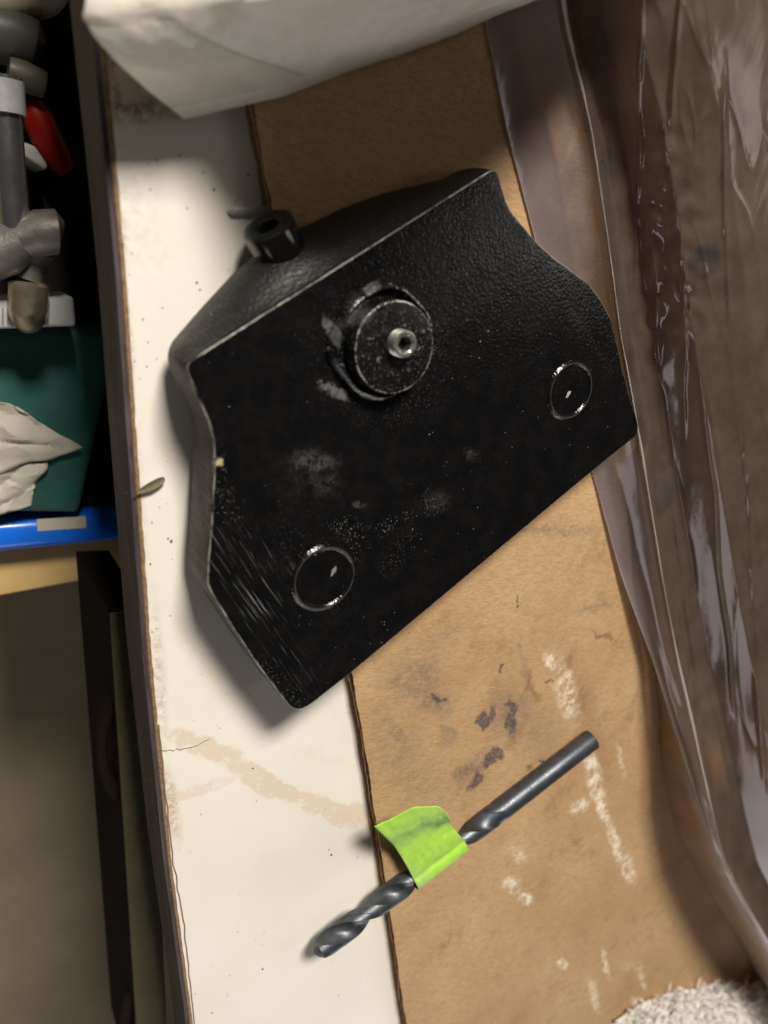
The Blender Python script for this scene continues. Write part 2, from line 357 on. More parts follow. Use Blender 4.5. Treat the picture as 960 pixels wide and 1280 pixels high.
def mat_film(lo=0.10, hi=0.21, col=(0.56, 0.46, 0.40)):
    m = Mat('clear_poly_film'); nt = m.nt
    tr = m.n('ShaderNodeBsdfTransparent'); tr.inputs[0].default_value = (0.95, 0.93, 0.90, 1)
    gl = m.n('ShaderNodeBsdfGlossy'); gl.inputs['Roughness'].default_value = 0.16; gl.inputs[0].default_value = (0.95, 0.92, 0.97, 1)
    df = m.n('ShaderNodeBsdfDiffuse'); df.inputs[0].default_value = (*col, 1)
    ts = m.n('ShaderNodeBsdfTranslucent'); ts.inputs[0].default_value = (0.55, 0.48, 0.45, 1)
    fr = m.n('ShaderNodeFresnel'); fr.inputs[0].default_value = 1.6
    nrm = m.bump(m.noise(1.0, 3, 0.6, coord=m.mapped((60, 14, 60), (0, 0, -0.16))), 0.0010, 0.5)
    for x in (gl, fr): m.put(x.inputs['Normal'], nrm)
    a = m.n('ShaderNodeMixShader'); m.put(a.inputs[0], m.rng(m.noise(40, 5, 0.7), 0.35, 0.75, lo, hi)); m.put(a.inputs[1], tr.outputs[0])
    d2 = m.n('ShaderNodeMixShader'); d2.inputs[0].default_value = 0.35; m.put(d2.inputs[1], df.outputs[0]); m.put(d2.inputs[2], ts.outputs[0])
    m.put(a.inputs[2], d2.outputs[0])
    b = m.n('ShaderNodeMixShader'); m.put(b.inputs[0], m.math('MULTIPLY', fr.outputs[0], 0.85)); m.put(b.inputs[1], a.outputs[0]); m.put(b.inputs[2], gl.outputs[0])
    out = nt.nodes['Material Output']; m.put(out.inputs['Surface'], b.outputs[0])
    return m.m

def mat_package(org):
    m = Mat('brown_wrapping', (0.10, 0.065, 0.035), 0.55)
    n = m.noise(28, 5, 0.65); f = m.noise(240, 4, 0.6)
    c = m.mix(m.rng(n, 0.3, 0.7), (0.23, 0.135, 0.055), (0.12, 0.068, 0.028))
    c = m.mix(m.rng(f, 0.6, 0.8, 0, 0.5), c, (0.20, 0.14, 0.085))
    E = lambda uv, a, b, z: m.ell(m.tc, uv, a, b, z, org, 0.25)
    holes = m.union([E((824, 222), (8, 4), (-5, 20), 0.045), E((906, 650), (15, 4), (-5, 24), 0.055), E((950, 330), (12, 4), (-5, 24), 0.065)])
    c = m.mix(holes, c, (0.008, 0.008, 0.012))
    m.set(Base_Color=c, Normal=m.bump(m.noise(90, 4, 0.6), 0.0015, 0.6)); return m.m

# ------------------------------------------------------------------ floor
fz = -0.62
def mat_floor():
    m = Mat('worn_concrete', (0.42, 0.37, 0.28), 0.7)
    n = m.noise(6, 6, 0.65); s = m.noise(22, 4, 0.6)
    c = m.mix(m.rng(n, 0.3, 0.7), (0.25, 0.21, 0.125), (0.165, 0.135, 0.078)); c = m.mix(m.rng(s, 0.62, 0.72, 0, 0.5), c, (0.22, 0.15, 0.08))
    m.set(Base_Color=c, Normal=m.bump(n, 0.004, 0.4)); return m.m
fl = mesh_obj('floor', [(-3, -3, fz), (3, -3, fz), (3, 3, fz), (-3, 3, fz)], [(0, 1, 2, 3)], mat_floor(), sharp=None)
fl['kind'] = 'structure'

# ------------------------------------------------------------------ workbench
borg = P(170, 620)*np.array([1, 1, 0])
bench = thing('workbench', 'workbench with stained white laminate top and dark wood edging', 'workbench', borg)
ep = [P(u, v) for u, v in ((118, -20), (125, 60), (138, 190), (152, 350), (166, 560), (185, 830), (210, 1080), (237, 1280))]
ep = [ep[0]+(ep[0]-ep[2])*14]+ep+[ep[-1]+(ep[-1]-ep[-3])*11]
edge = smooth_poly(resample([p[:2] for p in ep], n=1500), 12)
ed = np.gradient(edge, axis=0); ed /= np.linalg.norm(ed, axis=1)[:, None]
en = np.stack([ed[:, 1], -ed[:, 0]], 1)
if en[0][0] > 0: en = -en                                   # points out over the floor (left)
def strip(rows, name, mat, parent, org, sharp=40):
    n = len(rows[0]); vs = [p for r in rows for p in r]
    return mesh_obj(name, vs, grid_faces(len(rows), n), mat, parent, org, sharp)
L3 = lambda xy, z: np.column_stack([xy, np.full(len(xy), z)])
jit = np.array([mn.noise(Vector((i*0.35, 3, 0)))*0.0004 for i in range(len(edge))])[:, None]
e_in = edge-en*(0.0016+0.0006*0)+en*jit
strip([L3(e_in, 0.0), L3(e_in+np.array([0.5, 0.0]), 0.0), L3(edge+np.array([1.6, 0.0]), 0.0)], 'laminate_top', mat_laminate(borg), bench, borg, None)
strip([L3(e_in, 0.0), L3(edge-en*0.0004+en*jit*0.6, -0.0003), L3(edge, -0.0012)], 'laminate_edge', mat_simple('brown_core_line', (0.30, 0.19, 0.10), 0.6, var=0.6, scale=500), bench, borg)
bz = -0.030
strip([L3(edge+en*0.0001, -0.0011), L3(edge+en*0.0014, -0.0018), L3(edge+en*0.0017, -0.004), L3(edge+en*0.0017, bz+0.002), L3(edge+en*0.001, bz), L3(edge+np.array([0.05, 0]), bz), L3(edge+np.array([1.6, 0.0]), bz)], 'edge_band', mat_wood_band(), bench, borg)
# the split in the laminate that runs beside the edge
ck = smooth_poly(resample([P(u, v)[:2] for u, v in ((198, 905), (206, 985), (216, 1075), (229, 1150), (236, 1215), (244, 1290))], n=60), 3)
ck = ck+np.array([[mn.noise(Vector((i*0.4, 9, 0)))*0.0006, 0] for i in range(60)])
strip([L3(ck-[0.00028, 0], 0.0004), L3(ck+[0.00028, 0], 0.0004)], 'split_line', mat_simple('dark_split', (0.22, 0.15, 0.10), 0.7), bench, borg, None)
ck2 = resample([P(u, v)[:2] for u, v in ((200, 938), (225, 936), (245, 932), (262, 922))], n=20)+np.array([[0, mn.noise(Vector((i*0.9, 4, 0)))*0.0012] for i in range(20)])
strip([L3(ck2-[0, 0.00018], 0.0004), L3(ck2+[0, 0.00018], 0.0004)], 'crack_line', mat_simple('hairline_crack', (0.34, 0.25, 0.16), 0.7), bench, borg, None)
# drawer below the overhang; near-black colour and tall face paint in the shade
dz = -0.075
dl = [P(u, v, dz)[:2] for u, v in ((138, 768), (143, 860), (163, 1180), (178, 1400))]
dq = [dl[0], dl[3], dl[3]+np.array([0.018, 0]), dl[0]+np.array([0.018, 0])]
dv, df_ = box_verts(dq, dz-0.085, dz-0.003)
dr = mesh_obj('drawer_front', dv, df_, mat_simple('drawer_painted_shade', (0.006, 0.004, 0.0035), 1.0, spec=0.1, scale=60), bench, borg)
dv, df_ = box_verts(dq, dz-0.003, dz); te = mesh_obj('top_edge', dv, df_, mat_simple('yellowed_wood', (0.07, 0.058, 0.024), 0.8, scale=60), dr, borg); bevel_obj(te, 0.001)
pull = mat_simple('dark_pull_metal', (0.016, 0.009, 0.007), 0.9, 0.0, spec=0.08)
for i, (va, vb) in enumerate(((870, 992), (1238, 1360))):
    ua = 144+(va-860)*0.0626; ub = 144+(vb-860)*0.0626
    a, b = P(ua+1, va, dz-0.015), P(ub+1, vb, dz-0.015); mid = (a+b)/2; out = np.array([-0.009, -0.002, 0])
    t = np.linspace(0, 1, 17); path = [a*(1-k)+b*k+out*(math.sin(math.pi*k)**0.55) for k in t]
    v_, f_ = tube_verts(path, [0.005-0.0022*math.sin(math.pi*k) for k in t]); mesh_obj('drawer_handle', v_, f_, pull, dr, borg)

# ------------------------------------------------------------------ shelf below and what lies on it
sz = -0.20
sorg = P(40, 560, sz)
shelf = thing('lower_shelf', 'pale wooden shelf board below the bench edge', 'shelf', sorg)
def pq(pts, z): return [P(u, v, z) for u, v in pts]
v_, f_ = box_verts(pq([(-60, 757), (260, 697), (255, 655), (-60, 668)], sz), sz-0.02, sz)
bd = mesh_obj('board', v_, f_, mat_simple('pale_pine', (0.62, 0.42, 0.17), 0.5, scale=30, var=0.15), shelf, sorg); bevel_obj(bd, 0.002)
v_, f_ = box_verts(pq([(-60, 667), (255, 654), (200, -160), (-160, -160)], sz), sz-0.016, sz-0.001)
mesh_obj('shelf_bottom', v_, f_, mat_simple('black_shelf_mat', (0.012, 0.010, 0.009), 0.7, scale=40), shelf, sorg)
def slab(name, label, cat, pts, z0, z1, mat, bev=0.003, seg=3):
    q = pq(pts, z1); c = np.mean(q, 0); c[2] = z0
    v_, f_ = box_verts(q, z0, z1); o = mesh_obj(name, v_, f_, mat, None, c); bevel_obj(o, bev, seg); tag(o, label, cat); return o, c
M_paper = mat_simple('cream_paper', (0.52, 0.49, 0.41), 0.7, scale=60, var=0.12)
blue, c_ = slab('tray', 'glossy blue plastic tray with a white sticker on the shelf', 'tray', [(-60, 655), (-60, 700), (165, 677), (160, 640)], sz+0.0005, sz+0.022, mat_simple('blue_plastic', (0.01, 0.16, 0.80), 0.25, scale=40, var=0.1), 0.008, 4)
q = pq([(46, 649), (47, 664), (108, 660), (107, 645)], sz+0.0225)
mesh_obj('sticker', q, [(0, 1, 2, 3)], M_paper, blue, c_, None)
green, c_ = slab('flat_case', 'dark green case lying flat under crumpled white paper', 'case', [(-70, 418), (-70, 640), (100, 642), (150, 410)], sz+0.0005, sz+0.03, mat_simple('green_vinyl', (0.025, 0.115, 0.10), 0.5, scale=50, var=0.3), 0.004)
carton, c_ = slab('small_carton', 'small white printed carton next to the green case', 'carton', [(-60, 378), (-60, 414), (96, 408), (92, 370)], sz+0.031, sz+0.06, mat_simple('white_card', (0.45, 0.45, 0.45), 0.6, scale=50, var=0.1), 0.002)
ink = mat_simple('grey_print', (0.25, 0.25, 0.28), 0.7)
for i in range(3):
    a = 2+i*7; mesh_obj('printed_line', pq([(a, 385), (a, 405), (a+3, 405), (a+3, 385)], sz+0.0604), [(0, 1, 2, 3)], ink, carton, c_, None)
# crumpled white paper on the green case
def crumple(name, label, cat, pts, zb, amp, mat, seed, res=26):
    a, b, c, d = [np.array(P(u, v, zb)) for u, v in pts]; vs = []
    for i in range(res):
        for j in range(res):
            s, t = i/(res-1), j/(res-1); p = (a*(1-s)+b*s)*(1-t)+(d*(1-s)+c*s)*t
            h = abs(mn.noise(Vector((s*2.2+seed, t*2.2, seed))))*amp*2+abs(mn.noise(Vector((s*6, t*6+seed, 1))))*amp*0.5
            vs.append(p+np.array([mn.noise(Vector((s*3, t*3, seed+5)))*0.004, mn.noise(Vector((s*3, t*3, seed+8)))*0.004, h]))
    org = (a+b+c+d)/4; o = mesh_obj(name, vs, grid_faces(res, res), mat, None, org, 20); md = o.modifiers.new('s', 'SOLIDIFY'); md.thickness = 0.0004; tag(o, label, cat); return o
crumple('paper_towel', 'crumpled white paper sheet on the green case', 'paper', [(-60, 480), (22, 512), (103, 560), (-60, 612)], sz+0.034, 0.003, M_paper, 3.1)
crumple('torn_paper', 'torn white paper scrap tucked below the crumpled sheet', 'paper', [(-60, 590), (60, 575), (38, 628), (-60, 660)], sz+0.031, 0.003, M_paper, 7.7)
# steel hand tool
zt = sz+0.075
torg = P(20, 250, sz)
tool = thing('bar_tool', 'chrome rod tool with grey cast head and white end cap', 'tool', torg)
chrome = mat_simple('dull_chrome', (0.50, 0.50, 0.50), 0.22, 0.9, var=0.3, scale=80); cast = mat_simple('grey_casting', (0.22, 0.205, 0.185), 0.45, 0.5, var=0.35, scale=70, bump=0.001)
v_, f_ = tube_verts([P(6, 95, zt), P(10, 180, zt), P(20, 292, zt-0.004)], 0.0065, 14); mesh_obj('rod', v_, f_, chrome, tool, torg)
v_, f_ = tube_verts([P(3, 100, zt), P(6, 142, zt)], 0.0085, 14); mesh_obj('end_cap', v_, f_, mat_simple('white_plastic', (0.42, 0.42, 0.44), 0.4), tool, torg)
v_, f_ = tube_verts([P(-30, 326, zt-0.01), P(6, 310, zt-0.006), P(30, 298, zt-0.004), P(52, 291, zt), P(70, 290, zt), P(76, 292, zt)], [0.011, 0.012, 0.009, 0.010, 0.010, 0.006], 18); mesh_obj('head', v_, f_, cast, tool, torg)
v_, f_ = tube_verts([P(48, 312, zt-0.008), P(40, 335, zt-0.01), P(36, 350, zt-0.01)], [0.0075, 0.006, 0.006], 14); mesh_obj('neck', v_, f_, cast, tool, torg)
v_, f_ = tube_verts([P(36, 352, zt-0.008), P(36, 356, zt-0.008), P(35, 384, zt-0.008), P(35, 392, zt-0.012), P(35, 400, zt-0.018)], [0.007, 0.0088, 0.0088, 0.0085, 0.007], 18); mesh_obj('knob', v_, f_, mat_simple('brass_steel', (0.50, 0.43, 0.33), 0.3, 0.8), tool, torg)
def blob(name, label, cat, path, rad, mat, seg=16):
    v_, f_ = tube_verts(path, rad, seg); c = np.mean(np.array(path), 0); o = mesh_obj(name, v_, f_, mat, None, c); tag(o, label, cat); return o
zr = sz+0.02
blob('plier_handle', 'bright red tool handle in the shadow of the bench', 'tool handle', [P(u, v, zr) for u, v in ((34, 127), (39, 133), (48, 150), (58, 172), (72, 198), (84, 216))], [0.003, 0.0062, 0.0075, 0.0075, 0.0068, 0.004], mat_simple('red_grip', (0.40, 0.010, 0.006), 0.4, scale=60, var=0.1))
greyp = mat_simple('grey_plastic', (0.11, 0.11, 0.098), 0.4, scale=40)
blob('grey_bottle', 'smooth grey plastic bottle at the back of the shelf', 'bottle', [P(u, v, zr) for u, v in ((-60, 30), (-20, 38), (20, 48), (42, 56), (52, 62))], [0.011, 0.0125, 0.0125, 0.0115, 0.006], greyp)
blob('pipe_piece', 'short dull pipe piece behind the chrome rod', 'pipe', [P(u, v, sz+0.03) for u, v in ((10, 88), (25, 94), (56, 106))], [0.006, 0.007, 0.006], mat_simple('tan_metal', (0.13, 0.115, 0.085), 0.5))
slab('cloth_bundle', 'folded cream cloth at the far end of the shelf', 'cloth', [(-80, -90), (-80, 14), (20, 22), (92, 8), (92, -90)], sz+0.0005, sz+0.03, mat_simple('cream_cloth', (0.55, 0.49, 0.35), 0.85, scale=60), 0.008, 3)
slab('bottle_cap', 'small white plastic cap beside the red handle', 'cap', [(26, 176), (30, 196), (58, 214), (60, 206), (44, 182)], sz+0.0005, sz+0.035, mat_simple('white_cap', (0.55, 0.53, 0.48), 0.5), 0.003)
slab('teal_lid', 'teal plastic lid half hidden by the steel tool', 'lid', [(-30, 240), (-30, 310), (8, 305), (60, 285), (62, 270), (10, 262)], sz+0.0005, sz+0.02, mat_simple('teal_plastic', (0.03, 0.22, 0.22), 0.4), 0.003)

# ------------------------------------------------------------------ cardboard sheet
corg = np.array([*P(700, 900, 0)[:2], 0.0])
card = thing('cardboard_sheet', 'stained brown corrugated cardboard sheet with cut edge on the bench', 'cardboard', corg)
kl = [P(u, v, TC)[:2] for u, v in ((306, 40), (318, 130), (331, 200), (345, 280), (440, 845), (452, 905), (468, 1010), (488, 1140), (508, 1280))]
kl = [kl[0]+(kl[0]-kl[2])*4]+kl+[kl[-1]+(kl[-1]-kl[-2])*2.5]
kl = smooth_poly(resample(kl, n=420), 6)
def liner(z, th, off, seed, mat, full):
    n = len(kl)
    j = np.array([[mn.noise(Vector((i*0.11, seed, 0)))*0.0011+mn.noise(Vector((i*0.6, seed, 4)))*0.0005+off, 0] for i in range(n)])
    a = kl+j; far = [0.9, 0.0] if full else [0.03, 0]
    bend = np.array([mn.noise(Vector((i*0.045, seed, 7)))*0.0004 for i in range(n)])
    def R(dx, zz): r = L3(a+np.array([dx, 0]), zz); r[:, 2] += bend*max(0, 1-dx/0.03); return r
    rows = [R(0.03 if not full else 0.9, z-th), R(0.0, z-th), R(0, z)]
    for dx in (0.004, 0.012, 0.03): rows.append(R(dx, z))
    if full:
        for dx in (0.1, 0.3, 0.9): rows.append(R(dx, z))
    return strip(rows, 'liner', mat, card, corg, 40)
M_kraft = mat_cardboard(corg); M_edge = mat_simple('raw_kraft_edge', (0.52, 0.35, 0.19), 0.85, scale=900, var=0.45, dark=(0.28, 0.17, 0.08))
liner(TC, 0.0009, 0.0, 1, M_kraft, True); liner(TC*0.52, 0.0009, 0.0003, 2, M_edge, False); liner(0.0008, 0.0006, -0.0006, 3, M_edge, False)
s_k = np.concatenate([[0], np.cumsum(np.linalg.norm(np.diff(kl, axis=0), axis=1))])
def flute(z0, z1, pitch, ph, off):
    L = s_k[-1]; n = int(L/pitch*10); t = np.linspace(0, L, n)
    x = np.interp(t, s_k, kl[:, 0]); y = np.interp(t, s_k, kl[:, 1])
    cr = np.array([mn.noise(Vector((q*60, ph, 0))) for q in t])
    z = (z0+z1)/2+(z1-z0)/2*np.clip(1.15*np.sin(2*math.pi*t/pitch+ph+cr*1.2), -1, 1)
    a = np.column_stack([x+off+cr*0.0007, y, z]); rows = [a, a+[0.004, 0, 0], a+[0.015, 0, 0]]
    strip(rows, 'flute', M_edge, card, corg, 60)
flute(TC*0.52+0.0001, TC-0.001, 0.0062, 0.3, 0.0006); flute(0.0009, TC*0.52-0.001, 0.0048, 1.1, 0.0009)

# staple that sticks out of the cut edge
M_steel = mat_simple('bright_wire', (0.5, 0.5, 0.49), 0.4, 0.5, scale=400)
a, b = P(289, 265, 0.0006), P(340, 261, 0.0022); w = np.array([0.0, 0.0012, 0]); up = np.array([0, 0, 0.0008])
vs = [a-w, a+w, b+w, b-w, a-w+up, a+w+up, b+w+up, b-w+up]
st = thing('staple', 'flat silver staple poking out of the cardboard edge', 'staple', a)
o = mesh_obj('wire', vs, [(0, 3, 2, 1), (4, 5, 6, 7), (0, 1, 5, 4), (1, 2, 6, 5), (2, 3, 7, 6), (3, 0, 4, 7)], M_steel, st, a); bevel_obj(o, 0.0002)
pz = [a+np.array([0, 0, 0.0008]), a+np.array([-0.0006, 0, 0.0004]), a+np.array([-0.0009, -0.0002, -0.0008])]
v_, f_ = tube_verts(pz, 0.0006, 8); mesh_obj('bent_tip', v_, f_, M_steel, st, a)

# dry leaf and crumbs on the laminate
def leaf():
    a, b = P(167, 616, 0.001), P(205, 597, 0.001); ax = b-a; L = np.linalg.norm(ax); ax /= L; sd = np.array([-ax[1], ax[0], 0]); n = 24; vs = []
    for i in range(n):
        t = i/(n-1); w = 0.0019*(max(0, (t-0.12)/0.88)**0.55)*(max(0, 1-t)**0.4)*1.5+0.00022
        for k in range(5):
            q = (k-2)/2; vs.append(a+ax*L*t+sd*w*q+np.array([0, 0, 0.0006+0.0006*q*q+0.0007*math.sin(t*3.1)]))
    o = mesh_obj('dry_leaf', vs, grid_faces(n, 5), mat_simple('dry_leaf_green', (0.16, 0.15, 0.065), 0.7, scale=900, var=0.5), None, a, 60); tag(o, 'tiny dried olive leaf lying at the laminate edge', 'leaf')
leaf()
rng = random.Random(5)
cv, cf = [], []
def crumb(c, r, fl=0.6, st=1.0):
    k = len(cv); ang = rng.random()*6.28
    bm = bmesh.new(); bmesh.ops.create_icosphere(bm, subdivisions=1, radius=1)
    for v in bm.verts:
        s = 1+0.35*mn.noise(v.co*2+Vector((c[0]*900, c[1]*900, 0))); x, y, z = v.co*s
        x *= st; cv.append((c[0]+r*(x*math.cos(ang)-y*math.sin(ang)), c[1]+r*(x*math.sin(ang)+y*math.cos(ang)), c[2]+r*fl*(z+0.8)))
    for f in bm.faces: cf.append(tuple(k+v.index for v in f.verts))
    bm.free()
for (u, v, r) in ((214, 676, .0011), (210, 673, .0007), (188, 705, .0007), (267, 237, .0008), (196, 200, .0006), (224, 195, .0006), (310, 219, .0008), (188, 237, .0005), (316, 960, .0008), (414, 1068, .0012), (411, 1062, .0007), (447, 1071, .0006), (328, 1211, .0009), (297, 1165, .0005),
                  (265, 1266, .0007), (284, 1244, .0005), (423, 1244, .0006), (251, 1018, .0005), (190, 790, .0005), (246, 353, .0007), (250, 362, .0006), (203, 385, .0005), (234, 260, .0005)):
    crumb(P(u, v, 0), r*0.55)
for _ in range(90):
    v = rng.uniform(40, 1275); u0 = 125+(v-60)*0.092; u1 = 318+(v-130)*0.167
    u = rng.uniform(u0+4, u1-3)
    if rng.random() < 0.35: u = u0+abs(rng.gauss(0, 9))+3
    crumb(P(u, v, 0), rng.uniform(0.0001, 0.00026), 0.6, rng.uniform(1, 1.8))
o = mesh_obj('dirt_crumbs', cv, cf, mat_simple('dirt', (0.11, 0.07, 0.04), 0.8, scale=700, var=0.6)); o['kind'] = 'stuff'

# ------------------------------------------------------------------ black iron bracket
bo = np.array([*P(477, 540, BZ)[:2], BZ])
br = thing('iron_bracket', 'black painted iron block with notched ends, boss and screws', 'machine part', bo)
out_px = [(237, 451), (300, 411), (360, 373), (420, 335), (480, 297), (540, 259), (600, 221), (611, 214), (617, 211), (623, 214), (628, 232), (633, 252), (642, 267), (655, 283), (672, 303), (692, 321), (715, 338), (737, 355), (753, 376), (764, 398), (771, 425), (777, 455), (786, 490), (796, 520), (799, 535), (796, 545),
          (740, 590), (660, 657), (580, 724), (500, 791), (440, 841), (388, 882), (376, 888), (366, 887), (358, 879), (325, 836), (290, 784), (264, 741), (259, 730), (260, 700), (264, 660), (266, 620), (268, 585), (267, 552), (261, 527), (250, 503), (240, 480), (233, 463), (233, 455)]
out = resample([P(u, v, HZ)[:2] for u, v in out_px], step=0.0016, closed=True); out = smooth_poly(out, 1, True)
N = len(out)
tan = np.roll(out, -1, 0)-np.roll(out, 1, 0); tan /= np.linalg.norm(tan, axis=1)[:, None]
area2 = np.sum(out[:, 0]*np.roll(out[:, 1], -1)-np.roll(out[:, 0], -1)*out[:, 1])
nor = np.stack([tan[:, 1], -tan[:, 0]], 1)*(1 if area2 > 0 else -1)     # outward
for _ in range(2): nor = smooth_poly(nor, 1, True)
# underside: bows out along the upper long side
tl, tr = P(235, 452, HZ)[:2], P(616, 211, HZ)[:2]; ch = tr-tl; Lc = np.linalg.norm(ch); ch /= Lc; cn = np.array([-ch[1], ch[0]])
low = [P(u, v, BZ)[:2] for u, v in ((206, 442), (212, 428), (250, 384), (290, 341), (320, 316), (350, 296), (378, 284), (430, 259), (480, 241), (530, 229), (575, 219), (603, 213))]
ls = np.array([(p-tl).dot(ch)/Lc for p in low]); lo_off = np.array([(p-tl).dot(cn) for p in low])
base = out+nor*0.0004
side = np.zeros(N)
for i in range(N):
    s = (out[i]-tl).dot(ch)/Lc; dcn = (out[i]-tl).dot(cn)
    if dcn > -0.004 and -0.03 < s < 1.04:
        k = np.interp(s, ls, lo_off); k = max(k, 0.0004)
        wgt = max(0.0, min(1.0, 1+(dcn)/0.004))
        base[i] = out[i]+cn*k*wgt; side[i] = wgt
base = smooth_poly(base, 1, True)
sN = (out-tl).dot(ch)/Lc; s0 = (P(346, 306, 0.016)[:2]-tl).dot(ch)/Lc
rows = []
def row(xy, z): rows.append(np.column_stack([xy, np.full(N, z) if np.isscalar(z) else z]))
ej = np.array([mn.noise(Vector((out[i][0]*400, out[i][1]*400, 2)))*0.0003 for i in range(N)])
row(out-nor*(0.0013+ej[:, None]), HZ); row(out-nor*(0.00055+ej[:, None]*0.6), HZ-0.00012); row(out-nor*0.0001, HZ-0.0006); row(out*0.97+base*0.03+nor*0.00003, HZ-0.0015)
for t in (0.15, 0.3, 0.45, 0.6, 0.75, 0.88):
    q = t**0.92; xy = out*(1-q)+base*q
    xy = xy+cn*(0.0030*np.exp(-((sN-s0)/0.13)**2)*np.clip(side, 0, 1)*math.sin(math.pi*min(1, t*0.92+0.06)))[:, None]
    row(xy+nor*(0.0012*math.sin(math.pi*t))*np.clip(side, 0, 1)[:, None], HZ-0.0015-(HZ-BZ-0.003)*t)
row(base, BZ+0.0012); row(base-nor*0.001, BZ)
vs = [p for r in rows for p in r]; fs = grid_faces(len(rows), N, close_v=True)
fs.append(tuple(range(N))); fs.append(tuple((len(rows)-1)*N+k for k in range(N)))
fm = []
for i in range(len(fs)-2):
    k = i % N; r_ = i//N; fm.append(1 if r_ == 1 else (2 if r_ >= 3 and nor[k][0] < -0.40 and nor[k][1] < 0.30 else (3 if r_ >= 3 else 0)))
fm += [0, 0]
M_rib = black_paint('black_enamel_ribbed', bo, False, 0.5, 0.0005, True, tint=(0.034, 0.022, 0.028)); M_side = black_paint('black_enamel_side', bo, False, 0.46, 0.00045); M_side.node_tree.nodes['Principled BSDF'].inputs['Specular IOR Level'].default_value = 0.55
M_blk = black_paint('black_enamel', bo, True); M_worn = mat_worn_edge(); M_rim = mat_worn_edge(0.40, 0.60, (0.46, 0.44, 0.41), 0.25)
mesh_obj('body', vs, fs, None, br, bo, 32, mats=[M_blk, M_rim, M_rib, M_side], fmat=fm)

def placed(name, vs, fs, mat, parent, loc, axis=(0, 0, 1), rot=0.0, sharp=32, mats=None, fmat=None, org=bo):
    q = Vector(axis).normalized().to_track_quat('Z', 'Y').to_matrix() @ Matrix.Rotation(rot, 3, 'Z')
    vs = [np.array(q @ Vector(tuple(v)))+np.array(loc) for v in vs]
    return mesh_obj(name, vs, fs, mat, parent, org, sharp, mats, fmat)

M_blk2 = black_paint('black_enamel_parts', bo, True, 0.22, heavy=1)
# boss: ring of weld below a thick disc
bc = P(494, 435, HZ+0.0085); R = 0.5*np.linalg.norm(P(500, 374, HZ+0.0085)-P(488, 495, HZ+0.0085)); bl = np.array([bc[0], bc[1], HZ])
v_, f_ = lathe([(R*1.27, -0.0005), (R*1.23, 0.0016), (R*1.18, 0.0034), (R*1.12, 0.0042), (R*1.06, 0.0034), (R*0.98, 0.0012), (R*0.5, 0.0008)], 96, 0.10, 4, 1.7)
wr = placed('weld_ring', v_, f_, None, br, bl+np.array([-R*0.06, R*0.05, 0]), mats=[M_blk2, M_worn], fmat=[1 if i % 6 == 2 and i//6 > 14 and i//6 < 70 else 0 for i in range(len(f_))])
v_, f_ = lathe([(R*0.99, 0.0006), (R*0.985, 0.0062), (R*0.98, 0.0077), (R*0.962, 0.0083), (R*0.935, 0.0085), (R*0.5, 0.0085), (0.0002, 0.0085)], 96, 0.012, 8, 9)
M_disc = black_paint('black_enamel_disc', bo, True, 0.30, heavy=1)
disc = placed('boss_disc', v_, f_, None, br, bl, mats=[M_disc, M_worn], fmat=[1 if i % 6 in (3,) else 0 for i in range(len(f_))])

def socket_screw(R, Htop, hexr, depth, threads=0, edge=0.12, seg=48, pitch=0.0009):
    """round screw end with a hexagon socket; its axis is +z and its foot at 0"""
    prof = []
    if threads:
        for i in range(threads):
            z = Htop*0.92*i/threads; dz = Htop*0.92/threads
            prof += [(R*0.90, z), (R, z+dz*0.42), (R, z+dz*0.58)]
        prof += [(R*0.90, Htop*0.92)]
    else: prof += [(R, -0.004), (R, Htop-R*edge)]
    prof += [(R*(1-edge*0.35), Htop-R*edge*0.3), (R*(1-edge), Htop)]
    prof += [(R*(1-edge)*0.5+hexr*1.12*0.5, Htop), (hexr*1.12, Htop)]
    m = len(prof)+2; vs = []
    for i in range(seg):
        a = 2*math.pi*i/seg; ca, sa = math.cos(a), math.sin(a)
        for r, z in prof: vs.append((r*ca, r*sa, z))
        k = math.cos(math.pi/6)/math.cos((a % (math.pi/3))-math.pi/6); h = hexr*k
        vs.append((h*ca, h*sa, Htop-hexr*0.12)); vs.append((h*ca, h*sa, Htop-depth))
    f = grid_faces(seg, m, close_u=True); f.append(tuple(i*m+m-1 for i in range(seg)))
    return vs, f
sc = P(506, 430, HZ+0.0125); Rs = 0.5*np.linalg.norm(P(509, 412, HZ+0.0125)-P(505, 450, HZ+0.0125))
M_scr = mat_simple('zinc_steel', (0.50, 0.49, 0.47), 0.30, 0.85, scale=500, var=0.4)
Rs *= 0.93
v_, f_ = socket_screw(Rs, 0.0048, Rs*0.62, 0.012, 4, 0.10)
placed('set_screw', v_, f_, M_scr, br, (sc[0], sc[1], HZ+0.0083), rot=0.3)
M_ring = mat_worn_edge(0.36, 0.62, (0.075, 0.075, 0.072), 0.25)
